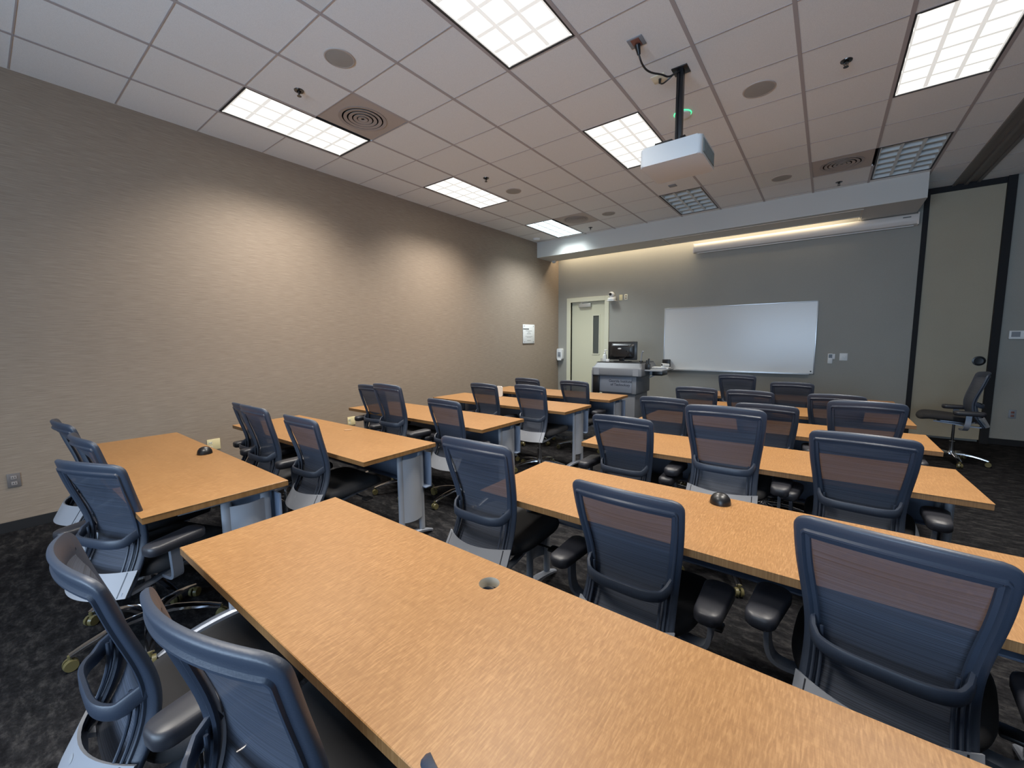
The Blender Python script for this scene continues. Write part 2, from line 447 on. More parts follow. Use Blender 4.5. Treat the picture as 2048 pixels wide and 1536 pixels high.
# ------------------------------------------------------------------ lights in the ceiling
def fixture(i, j, state, label):
    x0, x1, y0, y1 = GX(i) + .014, GX(i + 1) - .014, GY(j) + .010, GY(j + 2) - .010
    cx, cy = (x0 + x1) / 2, (y0 + y1) / 2; W, L = x1 - x0, y1 - y0
    r = empty('ceiling_light', (cx, cy, H), label, 'ceiling light', 'recessed louvered ceiling lights')
    lit = state != 'off'
    hm = MB(); a, bb, dep = W / 2, L / 2, .12
    hm.box(-a, -a + .012, -bb, bb, -.004, dep); hm.box(a - .012, a, -bb, bb, -.004, dep)
    hm.box(-a + .012, a - .012, -bb, -bb + .012, -.004, dep); hm.box(-a + .012, a - .012, bb - .012, bb, -.004, dep)
    hm.box(-a, a, -bb, bb, dep, dep + .01)
    hm.build('housing', M['housing'], r, smooth=0)
    MB().box(-a + .013, a - .013, -bb + .013, bb - .013, .095, .1).build('lamp_panel', {'warm': M['lit'], 'cool': M['litcool'], 'off': M['unlit']}[state], r, smooth=0)
    lv = MB(); a2, b2 = a - .016, bb - .016
    # parabolic blades: thick at the bottom edge, thin at the top
    def blade(p0, p1, dirx):
        n = 6; prof = []
        for q in range(n + 1):
            h = q / n; t = .0025 + .0125 * (1 - h) ** 0.5 * (0.25 + 0.75 * (1 - h))
            prof.append((h * .085, t))
        sec = [(t, h) for h, t in prof] + [(-t, h) for h, t in prof[::-1]]
        lv.sweep([p0, p1], sec)
    for k in range(1, 3):
        x = -a2 + 2 * a2 * k / 3; blade((x, -b2, .002), (x, b2, .002), 1)
    for k in range(1, 6):
        y = -b2 + 2 * b2 * k / 6; blade((-a2, y, .003), (a2, y, .003), 0)
    fr = .012
    lv.box(-a2, -a2 + fr, -b2, b2, 0, .094); lv.box(a2 - fr, a2, -b2, b2, 0, .094)
    lv.box(-a2, a2, -b2, -b2 + fr, 0, .094); lv.box(-a2, a2, b2 - fr, b2, 0, .094)
    lv.build('louver', {'warm': M['louvglow'], 'cool': M['louvglowcool'], 'off': M['louvoff']}[state], r, smooth=50)
    if lit:
        la = bpy.data.lights.new('troffer_lamp', 'AREA'); la.shape = 'RECTANGLE'; la.size = W * .92; la.size_y = L * .95
        la.energy = LAMP; la.spread = math.radians(SPREAD)
        la.color = (1.0, .94, .85) if state == 'warm' else (.88, .97, 1.0)
        lo = bpy.data.objects.new('troffer_lamp', la); COL.objects.link(lo); lo.location = (cx, cy, H - .012)
    return r
LAMP = 53.0; SPREAD = 118.0
LL = {(1, 0): 'lit louvered ceiling light nearest the camera along the left wall', (1, 4): 'lit louvered ceiling light between the other two along the left wall',
      (1, 8): 'bluish-white lit louvered ceiling light right in front of the soffit', (5, 0): 'large bright ceiling light cut by the top edge of the photo left of the projector',
      (5, 4): 'lit louvered ceiling light partly hidden behind the projector', (5, 8): 'unlit louvered ceiling light beyond the projector near the soffit',
      (9, 0): 'lit ceiling light above the right aisle beside the camera', (9, 4): 'bright ceiling light at the upper right corner of the photo',
      (9, 8): 'unlit louvered ceiling light at the right end of the soffit', (5, -4): 'lit ceiling light behind the camera in the middle'}
for (i, j), st in LIGHTS.items(): fixture(i, j, st, LL[(i, j)])

def vent(i, j, label):
    x0, x1, y0, y1 = GX(i) + .014, GX(i + 1) - .014, GY(j) + .008, GY(j + 1) - .008
    r = empty('ceiling_vent', ((x0 + x1) / 2, (y0 + y1) / 2, H), label, 'vent', 'square ceiling air vents')
    a, b2 = (x1 - x0) / 2, (y1 - y0) / 2
    m = MB(); m.box(-a, a, -b2, b2, .0, .02)
    m.build('vent_plate', M['vent'], r, smooth=0)
    m = MB()
    for k, rad in enumerate((.22, .175, .13, .085, .045)):
        m.lathe([(rad, 0), (rad + .002, -.005), (rad - .03, -.002), (rad - .03, 0)], (0, 0, 0), 40)
    m.build('swirl_diffuser', plain('diffuser_%d%d' % (i, j), rgb(160, 150, 144), .6), r)
vent(2, 1, 'square ceiling vent beside the nearest lit left-hand light'); vent(2, 8, 'dark square ceiling vent beside the bluish-white light by the soffit')
vent(8, 8, 'ceiling vent beside the unlit light at the right end of the soffit')

def disc_speaker(x, y, r, label):
    t = empty('ceiling_speaker', (x, y, H), label, 'speaker', 'round ceiling speakers')
    MB().lathe([(r + .012, 0), (r + .010, -.006), (r, -.007), (r, 0)], (0, 0, 0), 40).build('rim', M['vent'], t)
    MB().lathe([(r, 0), (r, -.005), (r * .7, -.007), (.001, -.008)], (0, 0, 0), 40).build('grille', M['speaker'], t)
disc_speaker(2.15, .311, .10, 'round ceiling speaker near the top left, above a sprinkler')
disc_speaker(4.628, 2.755, .115, 'round ceiling speaker to the right of the projector pole')
disc_speaker(1.50, 3.358, .10, 'round ceiling speaker beside the second lit light on the left')
disc_speaker(4.608, 5.236, .105, 'round ceiling speaker close to the soffit on the right')
disc_speaker(2.128, 5.218, .10, 'round ceiling speaker between the far vent and the unlit middle light')
def sprinkler(x, y, label):
    t = empty('fire_sprinkler', (x, y, H), label, 'sprinkler', 'ceiling fire sprinklers')
    MB().lathe([(.001, .006), (.03, .006), (.04, 0), (.038, -.006), (.018, -.008), (.018, 0)], n=24).build('escutcheon', M['chromedark'], t)
    m = MB(); m.cyl((0, 0, 0), (0, 0, -.03), .009, .007, 10)
    m.tube([(-.007, 0, -.012), (-.014, 0, -.03), (0, 0, -.045)], .003, 6, up=(0, 1, 0)); m.tube([(.007, 0, -.012), (.014, 0, -.03), (0, 0, -.045)], .003, 6, up=(0, 1, 0))
    m.lathe([(.001, -.045), (.018, -.045), (.018, -.048), (.001, -.048)], n=16)
    m.build('deflector', M['chromedark'], t)
sprinkler(1.499, .315, 'metal sprinkler head next to the nearest left-hand light'); sprinkler(5.216, 2.756, 'metal sprinkler head left of the bright upper right light')
sprinkler(1.503, 2.751, 'small sprinkler head beside the second light on the left'); sprinkler(5.227, 5.911, 'small sprinkler head in front of the right part of the soffit')
sprinkler(1.489, 5.818, 'small sprinkler head near the soffit below the far vent')
sm = MB().lathe([(.075, 0), (.075, -.02), (.06, -.04), (.02, -.046), (.001, -.046)], (0, 0, 0), 30).build('smoke_detector', M['white'], loc=(.21, 5.866, H))
tag(sm, 'white smoke detector on the ceiling in the far left corner', 'smoke detector')
# ceiling plates
def plate(name, x, y, mat, label, cat, s=.06, rot=0.0):
    o = MB().box(-s, s, -s, s, -.006, 0, .002).build(name, mat, loc=(x, y, H), rot=(0, 0, rot)); return tag(o, label, cat)
pw = plate('power_outlet', 3.998, 1.543, M['greyplastic'], 'ceiling power outlet plate with the black projector plug', 'outlet', .055)
MB().box(-.03, .03, -.045, .045, -.010, -.006, .003).build('receptacle', M['red'], pw)
plate('cable_plate', 3.993, 2.069, M['ivory'], 'beige cable plate on the ceiling beside the projector pole', 'cable plate', .055)
tp = plate('ceiling_tag', 3.371, 4.59, M['greyplastic'], 'small grey plate on the ceiling tile below the projector', 'plate', .05)
# green-ringed ceiling puck
g = empty('ceiling_microphone', (3.997, 2.751, H), 'round ceiling microphone with a glowing green ring behind the projector pole', 'microphone')
MB().lathe([(.075, 0), (.07, -.02), (.001, -.024)], n=32).build('puck', M['white'], g)
MB().lathe([(.076, -.001), (.079, -.001), (.079, -.006), (.076, -.007)], n=40, cap0=False, cap1=False).build('light_ring', M['green'], g)

# ------------------------------------------------------------------ projector
pr = empty('ceiling_projector', (4.205, 1.92, 2.85), 'white ceiling projector hanging from a black pole', 'projector')
m = MB(); m.prism(rrect(.45, .43, .03), .0, .135)
bmesh.ops.bevel(m.bm, geom=[e for e in m.bm.edges if abs(e.verts[0].co.z - e.verts[1].co.z) < 1e-6], offset=.012, segments=3, affect='EDGES', profile=.5)
m.build('body', plain('projector_white', rgb(206, 210, 212), .45), pr)
m = MB(); m.box(.224, .229, -.17, .17, .02, .115, .002); 
for k in range(12): m.box(.2285, .2315, -.16 + k * .027, -.15 + k * .027, .025, .11, mi=0)
m.build('side_grille', plain('grille_grey', rgb(120, 128, 128), .6), pr)
m = MB(); m.lathe([(.045, 0), (.045, .03), (.035, .034), (.03, .02), (.001, .015)], (-.08, .215, .07), 28, axis='y'); m.build('lens', M['black'], pr)
m = MB(); m.box(-.09, .05, -.06, .16, .14, .17, .004); m.prism([(-.15, -.10), (-.02, -.10), (.03, .16), (-.06, .16)], .170, .20)
m.box(-.02, .02, .11, .19, .16, .30, .004)
m.build('mount_bracket', M['black'], pr)
m = MB(); m.box(-.16, -.06, -.12, -.02, .135, .165, .006); m.build('cable_box', M['white'], pr)
m = MB(); m.box(-.066, -.014, .122, .174, .22, .815, .004); m.box(-.10, .02, .09, .21, .812, .82, .002)
m.build('pole', M['black'], pr)
m = MB(); px, py = 4.165, 2.068
def bez(a, b, c_, d_, n=14):
    a, b, c_, d_ = map(Vector, (a, b, c_, d_)); return [a * (1 - t) ** 3 + b * 3 * t * (1 - t) ** 2 + c_ * 3 * t * t * (1 - t) + d_ * t ** 3 for t in [k / n for k in range(n + 1)]]
cb = MB()
cb.cyl((3.998, 1.56, H - .012), (4.003, 1.585, H - .07), .022, .012, 14)
cb.tube(bez((4.003, 1.585, H - .07), (4.02, 1.66, H - .20), (4.06, 1.80, H - .10), (4.10, 1.88, H - .11)) + bez((4.10, 1.88, H - .11), (4.13, 1.93, H - .12), (4.15, 1.98, H - .05), (4.165, 2.03, H - .03))[1:], .007, 8)
cb.tube([(4.16, 2.036, H - .03), (4.155, 2.036, H - .3), (4.16, 2.036, 3.10)], .006, 8, up=(1, 0, 0))
cb.build('power_cord', M['black'], pr, -pr.location)
cb = MB(); cb.tube(bez((3.998, 2.072, H - .006), (4.0, 2.06, H - .09), (4.06, 2.03, H - .07), (4.14, 2.035, H - .02)), .006, 8)
cb.cyl((3.998, 2.072, H - .004), (3.998, 2.07, H - .04), .012, .009, 10)
cb.build('video_cable', M['black'], pr, -pr.location)

# ------------------------------------------------------------------ projection screen
ps = empty('projection_screen', (4.64, FY - .025, 3.255), 'long white roll-up projection screen housing on the front wall', 'projection screen')
sec = [(0, -.085), (-.04, -.088), (-.10, -.07), (-.13, -.03), (-.135, .03), (-.115, .065), (-.07, .085), (0, .085)]
m = MB(); m.rings([[(-1.545, a, b) for a, b in sec], [(1.535, a, b) for a, b in sec]]); m.build('housing', M['screencase'], ps)
m = MB(); m.box(-1.565, -1.545, -.13, 0, -.088, .085, .004); m.box(1.535, 1.55, -.13, 0, -.088, .085, .004); m.build('end_cap', M['screencase'], ps)
m = MB()
for x in (-1.3, 0, 1.3): m.box(x - .04, x + .04, 0, .025, -.03, .06)
m.build('wall_bracket', M['screencase'], ps)
MB().box(1.37, 1.46, -.137, -.13, .02, .035).build('badge', M['inkgrey'], ps)
MB().box(-1.5, 1.5, -.075, -.05, -.098, -.086, .003).build('bottom_bar', M['white'], ps)

# ------------------------------------------------------------------ whiteboard
wb = empty('whiteboard', (3.805, FY, 1.53), 'large white marker board on the grey front wall', 'whiteboard')
MB().box(-1.255, 1.255, -.018, 0, -.61, .61).build('writing_surface', M['board'], wb, smooth=0)
m = MB()
for a in ((-1.265, 1.265, .605, .622), (-1.265, 1.265, -.622, -.605)): m.box(a[0], a[1], -.024, 0, a[2], a[3], .003)
m.box(-1.268, -1.25, -.024, 0, -.622, .622, .003); m.box(1.25, 1.268, -.024, 0, -.622, .622, .003)
m.build('frame', M['boardframe'], wb)
m = MB(); m.box(-1.24, 1.20, -.085, -.02, -.635, -.622, .004); m.box(-1.24, 1.20, -.088, -.08, -.635, -.61, .003)
m.build('pen_tray', M['boardframe'], wb)
MB().lathe([(.001, -.024), (.012, -.022), (.012, -.018), (.001, -.018)], (1.22, 0, -.575), 14, axis='y').build('corner_knob', M['black'], wb)
m = MB(); m.box(-.075, .075, -.08, 0, 0, .20, .012)
er = m.build('marker_caddy', M['black'], loc=(2.62, FY - .03, .915)); tag(er, 'black marker caddy with white label at the lower left whiteboard corner', 'marker caddy')
m = MB(); m.box(-.045, .05, -.083, -.08, .065, .075); m.box(-.045, .05, -.083, -.08, .085, .11); m.build('caddy_label', M['white'], er, smooth=0)

# ------------------------------------------------------------------ small things on walls
def wallplate(name, kind, y, z, w, h, mat, label, sockets, inner):
    t = empty(name, (0, y, z), label, 'outlet')
    m = MB(); m.box(0, .008, -w / 2, w / 2, -h / 2, h / 2, .003); m.build('cover_plate', mat, t)
    for (a, b2) in sockets:
        m = MB(); m.box(.008, .011, a - .017, a + .017, b2 - .014, b2 + .014, .004)
        m.box(.0112, .0122, a - .008, a - .005, b2 - .006, b2 + .006, mi=1); m.box(.0112, .0122, a + .005, a + .008, b2 - .006, b2 + .006, mi=1)
        m.build('receptacle', [inner, M['black']], t)
wallplate('wall_outlet', 0, -1.469, .42, .072, .115, plain('grey_plate', rgb(104, 98, 96), .5), 'grey duplex outlet on the left wall at the photo edge', [(0, .024), (0, -.024)], plain('grey_socket', rgb(150, 142, 138), .5))
wallplate('wall_outlet', 0, -.086, .43, .12, .118, M['beige'], 'beige double outlet plate behind the nearest left table', [(-.03, .022), (-.03, -.022)], M['ivory'])
wallplate('wall_outlet', 0, 1.541, .425, .115, .118, M['beige'], 'beige outlet plate behind the second table along the left wall', [(-.03, .022), (-.03, -.022)], M['ivory'])
# notice on left wall
nt_ = empty('wall_notice', (0, 5.85, 1.667), 'white acrylic notice with small grey lettering on the left wall', 'notice')
MB().box(.006, .016, -.218, .218, -.205, .205, .003).build('acrylic_panel', M['paper'], nt_)
m = MB()
for yy in (-.17, .17):
    for zz in (-.17, .17): m.cyl((0, yy, zz), (.020, yy, zz), .010, n=12)
m.build('standoff', M['greyplastic'], nt_)
def text(name, body, size, loc, rot, mat, parent, align='CENTER', ext=.0008):
    cu = bpy.data.curves.new(name, 'FONT'); cu.body = body; cu.size = size; cu.align_x = align; cu.align_y = 'CENTER'; cu.extrude = ext; cu.offset = .0012
    o = bpy.data.objects.new(name, cu); COL.objects.link(o)
    me = bpy.data.meshes.new_from_object(o); bpy.data.objects.remove(o); 
    me.materials.append(mat)
    o = bpy.data.objects.new(name, me); COL.objects.link(o); o.location = loc; o.rotation_euler = rot; o.parent = parent
    return o
m = MB(); m.box(.0161, .0175, -.218, -.0, .095, .118); m.build('header_bar', M['inkgrey'], nt_, smooth=0)
m = MB()
for zz, hw, hh in ((.066, .12, .009), (.036, .05, .008), (.006, .075, .008), (-.055, .135, .006), (-.072, .08, .005), (-.143, .068, .009)):
    n_ = max(3, int(hw / .014)); x = -hw
    random.seed(int(hw * 1e4))
    while x < hw:
        l = random.uniform(.008, .022); m.box(.0161, .0168, x, min(hw, x + l), zz - hh * .55, zz + hh * .55); x += l + .005
m.build('lettering', M['inkgrey'], nt_, smooth=0)

# hand sanitiser dispenser on the front wall
t = empty('sanitizer_dispenser', (.085, FY, 1.19), 'white hand sanitizer dispenser on the front wall in the left corner', 'dispenser')
m = MB(); m.rings([[(x * k, -dd, z) for x, z in rrect(.155, .27, .04)] for k, dd in ((.9, 0), (1, .01), (1, .07), (.92, .095), (.7, .10))]); m.build('body', M['white'], t)
m = MB(); m.box(-.04, .04, -.104, -.099, -.06, .05, .004); m.build('viewing_window', M['greyplastic'], t)
m = MB(); m.box(-.05, .05, -.115, -.03, -.155, -.11, .012); m.build('push_lever', M['white'], t)
# wall camera
t = empty('wall_camera', (1.42, FY, 2.43), 'white pan-tilt camera on a bracket above the door corner', 'camera')
m = MB(); m.box(-.05, .05, -.03, 0, -.06, .04, .004); m.box(-.09, .09, -.20, -.02, -.065, -.05, .006); m.build('bracket', M['white'], t)
m = MB(); m.lathe([(.085, -.05), (.09, -.02), (.07, .01), (.03, .02), (.001, .02)], (0, -.12, 0), 28); m.build('base', M['white'], t)
m = MB(); m.lathe([(.001, -.065), (.035, -.055), (.058, -.028), (.065, 0), (.058, .03), (.035, .056), (.001, .065)], (0, -.125, .075), 28); m.build('head', M['white'], t)
m = MB(); m.lathe([(.001, 0), (.03, 0), (.032, -.02), (.026, -.024), (.001, -.022)], (0, -.178, .08), 22, axis='y'); m.build('lens', M['black'], t)
o = MB().box(-.036, .036, -.006, .002, -.06, .06, .002).build('blank_plate', M['beige'], loc=(1.585, FY, 2.44)); tag(o, 'beige blank plate between the wall camera and the twin-socket plate', 'wall plate')
o = MB().box(-.036, .036, -.006, 0, -.06, .06, .002).build('socket_plate', M['ivory'], loc=(1.70, FY, 2.445)); tag(o, 'ivory wall plate with two dark jacks right of the camera', 'wall plate')
for z in (.024, -.024): MB().lathe([(.001, -.010), (.014, -.010), (.014, -.004), (.001, -.004)], (0, 0, z), 14, axis='y').build('jack', M['red'], o)
# thermostat + dimmer
t = empty('wall_control', (5.29, FY, 1.18), 'white wall control with dark display right of the whiteboard', 'wall control')
m = MB(); m.box(-.045, .02, -.028, 0, -.082, .082, .004); m.build('body', M['white'], t)
m = MB(); m.box(-.034, .012, -.030, -.028, .01, .07); m.build('display', M['black'], t, smooth=0)
m = MB(); m.box(.02, .05, -.02, 0, -.01, .078, .003); m.build('side_module', M['white'], t)
o = empty('dimmer_switch', (5.45, FY, 1.21), 'white square dimmer plate with round knob right of the whiteboard', 'switch')
MB().box(-.052, .052, -.008, 0, -.06, .06, .003).build('cover_plate', M['white'], o)
MB().lathe([(.001, -.028), (.016, -.027), (.019, -.008), (.001, -.008)], (0.005, 0, 0), 22, axis='y').build('knob', M['white'], o)
# right of the partition
t = empty('wall_bar', (7.55, FY, 1.545), 'white wall-mounted bar with a grey end at the right photo edge', 'wall bar')
MB().box(-.35, .6, -.05, 0, -.06, .055, .008).build('bar_body', M['white'], t)
MB().box(-.33, -.25, -.054, -.05, -.03, .04).build('end_plate', M['greyplastic'], t, smooth=0)
MB().box(-.22, .5, -.053, -.05, .005, .014).build('groove', M['greyplastic'], t, smooth=0)
t = empty('wall_outlet', (7.325, FY, .447), 'dim reddish outlet on the far wall right of the partition panel', 'outlet')
MB().box(-.036, .036, -.007, 0, -.06, .06, .003).build('cover_plate', M['greyplastic'], t)
for z in (.024, -.024): MB().box(-.016, .016, -.011, -.007, z - .014, z + .014, .003).build('receptacle', M['red'], t)
t = empty('wall_speaker', (7.40, FY, 3.33), 'light grey box high on the far wall at the right photo edge', 'wall box')
MB().box(-.13, .25, -.12, 0, -.05, .16, .01).build('body', plain('box_grey', rgb(150, 148, 144), .5), t)
MB().box(-.12, .25, -.10, 0, -.19, -.09, .01).build('lower_unit', plain('box_grey_low', rgb(132, 130, 128), .5), t)

# ------------------------------------------------------------------ tables
def table_top(hole=False, W=2.13, D=.635, hx=0.0, hy=.19):
    bm = bmesh.new(); t = .032
    loop = [(-W / 2, -D / 2), (W / 2, -D / 2), (W / 2, D / 2), (-W / 2, D / 2)]
    def ring(pts, z): return [bm.verts.new((x, y, z)) for x, y in pts]
    def edges(vs): return [bm.edges.new((vs[i], vs[(i + 1) % len(vs)])) for i in range(len(vs))]
    cp = [(hx + .034 * math.cos(2 * PI * k / 32), hy + .034 * math.sin(2 * PI * k / 32)) for k in range(32)]
    for z in (0, t):
        vs = ring(loop, z); e = edges(vs)
        if hole: hv = ring(cp, z); e += edges(hv)
        r = bmesh.ops.triangle_fill(bm, edges=e, use_beauty=True)
        for f in r['geom']:
            if isinstance(f, bmesh.types.BMFace): f.material_index = 0
        if z == 0: lo = vs; loh = hv if hole else None
    hi = vs; hih = hv if hole else None
    for i in range(4):
        f = bm.faces.new((lo[i], lo[(i + 1) % 4], hi[(i + 1) % 4], hi[i])); f.material_index = 1
    if hole:
        for i in range(32):
            f = bm.faces.new((loh[i], hih[i], hih[(i + 1) % 32], loh[(i + 1) % 32])); f.material_index = 2
    ed = [e for e in bm.edges if len(e.link_faces) == 2 and {f.material_index for f in e.link_faces} == {0, 1}]
    bmesh.ops.bevel(bm, geom=ed, offset=.002, segments=1, affect='EDGES')
    s_ = MB(); s_.bm.free(); s_.bm = bm
    return s_

def make_table(W=2.13, D=.635):
    r = empty('training_table', (0, 0, 0), '-', 'table', 'orange wood training tables')
    table_top(False, W, D).build('tabletop', [M['wood'], M['woodedge'], M['woodcore']], r, (0, 0, .705), smooth=0)
    for sgn in (-1, 1):
        x = sgn * (W / 2 - .075)
        m = MB()
        el = [(.017 * math.cos(2 * PI * k / 16), .026 * math.sin(2 * PI * k / 16)) for k in range(16)]
        for y in (.03, .22):
            m.rings([[(x + a, y + b2, .065) for a, b2 in el], [(x + a, y + b2, .69) for a, b2 in el]])
        m.box(x - .03, x + .03, -.18, .29, .685, .705, .003)
        lg = m.build('leg', M['tleg'], r)
        m = MB(); G0 = []; G1 = []
        for k in range(13):
            y = .035 + .18 * k / 12; bl = .030 * (1 - ((k - 6) / 6) ** 2)
            G0.append((x + sgn * (.012 + bl), y)); G1.append((x + sgn * (.004 + bl), y))
        poly = G0 + G1[::-1]
        m.prism(poly, .17, .655)
        m.build('leg_panel', M['tleg'], lg)
        m = MB(); pts = []
        for k in range(15):
            u = k / 14; y = -.30 + .62 * u; z = .016 + .058 * math.sin(PI * u) ** 0.8
            pts.append((x, y, z))
        m.sweep(pts, [(.026, -.012), (.026, .004), (.014, .013), (-.014, .013), (-.026, .004), (-.026, -.012)], taper=[.55 + .45 * math.sin(PI * k / 14) ** .5 for k in range(15)])
        m.build('foot', M['alu'], lg)
    m = MB(); y = .272
    m.box(-W / 2 + .02, W / 2 - .02, y, y + .012, .395, .665, .002); m.box(-W / 2 + .02, W / 2 - .02, y - .05, y, .395, .405, .002)
    m.build('modesty_panel', M['modesty'], r)
    m = MB()
    for k in range(-3, 4): m.box(k * .3 - .012, k * .3 + .012, .255, .272, .655, .705)
    m.build('panel_bracket', M['tleg'], r)
    return r
TABLES = [  # cx, cy, rot, label
    (4.555, -.835, .3, 'large foreground wood table with an open cable hole in its top'),
    (4.875, .305, 0.3, 'wood table with a small black dome, directly beyond the foreground table'),
    (4.815, 1.555, 1.6, 'right-hand wood table with the full right end showing, beyond the black dome table'),
    (4.83, 2.70, 0, 'right-hand wood table mostly hidden behind chairs, just left of the lone side-facing chair'),
    (4.83, 3.76, 0, 'right-hand wood table hidden behind chair backs, one row behind the front'),
    (4.85, 4.93, 0, 'right-hand front row wood table below the whiteboard'),
    (1.748, -.865, 0, 'nearest wood table on the left side, with a black dome at its far edge'),
    (1.79, .205, 1.0, 'left-hand wood table with flat round grommet cover, second along the left wall'),
    (1.775, 1.41, 0, 'left-hand wood table third along the left wall'),
    (1.92, 2.61, 0, 'left-hand wood table fourth along the left wall with a white card on it'),
    (1.945, 3.71, 0, 'left-hand front row wood table nearest the lectern'),
]
t0 = make_table()
big = make_table(2.55)
tabs = []
for n_, (x, y, rz, lab) in enumerate(TABLES):
    if n_ < 2: o = (big, t0)[n_]; o.location = (x, y, 0); o.rotation_euler.z = math.radians(rz); o['label'] = lab
    else: o = dup(t0, (x, y, 0), math.radians(rz), lab)
    tabs.append(o)
# foreground table has the open grommet hole
tp_ = [c_ for c_ in tabs[0].children if c_.name.startswith('tabletop')][0]
oldmesh = tp_.data
tmp = table_top(True, 2.55, hx=4.395 - 4.555, hy=-.625 + .835).build('tabletop_cut', [M['wood'], M['woodedge'], M['woodcore']], smooth=0)
tp_.data = tmp.data; bpy.data.objects.remove(tmp)
gm = MB().lathe([(.034, 0), (.035, .003), (.001, .004)], (0, 0, 0), 28).build('grommet_cover', plain('grommet_brown', rgb(150, 112, 74), .5), tabs[7], (.07, .19, .737))
def dome(x, y, label):
    o = MB().lathe([(.046, 0), (.046, .008), (.042, .026), (.031, .042), (.016, .050), (.001, .052)], (0, 0, 0), 32).build('dome_cap', M['black'], loc=(x, y, .737)); tag(o, label, 'dome cap')
dome(4.858, .53, 'black dome cap on the table behind the foreground table'); dome(1.742, -.64, 'black dome cap on the nearest left-hand table')
o = MB(); o.prism(rrect(.11, .15, .03, cy=.075), -.006, .006, M4=Matrix.Rotation(PI / 2, 4, 'X'))
o = o.build('table_card', M['white'], loc=(1.585, 2.88, .737)); tag(o, 'white round-cornered card standing beside a chair back on the left', 'card')

# ------------------------------------------------------------------ chairs
Zk = [.32, .38, .43, .50, .57, .64, .72, .80, .88, .95]
Yk = [-.205, -.168, -.138, -.110, -.098, -.105, -.126, -.150, -.172, -.192]
Ck = [.062, .070, .076, .076, .072, .066, .060, .054, .049, .046]
Wk = [.196, .192, .189, .187, .189, .196, .207, .216, .222, .226]
PY, PC, PW = (np.polyfit(np.array(Zk) - .6, v, 6) for v in (Yk, Ck, Wk))
fy = lambda z: float(np.polyval(PY, z - .6)); fc = lambda z: float(np.polyval(PC, z - .6)); fw_ = lambda z: float(np.polyval(PW, z - .6))
def S(x, z): 
    u = min(1.15, abs(x) / fw_(z)); return Vector((x, fy(z) - fc(z) * (1 - u * u), z))
def SN(x, z, n):
    e = .004; dx = S(x + e, z) - S(x - e, z); dz = S(x, z + e) - S(x, z - e)
    nn = dx.cross(dz).normalized()
    if nn.y > 0: nn = -nn
    return S(x, z) + nn * n          # n > 0 is rearward

def SM(x, z, n):
    # the mesh is stretched almost flat between the side rails and only follows the curved top rail near its top
    k = max(0.0, min(1.0, (z - .78) / .12)); k = k * k * (3 - 2 * k)
    u = min(1.0, abs(x) / fw_(z)); return Vector((x, fy(z) - (.012 + (fc(z) - .012) * k) * (1 - u * u) - n, z))

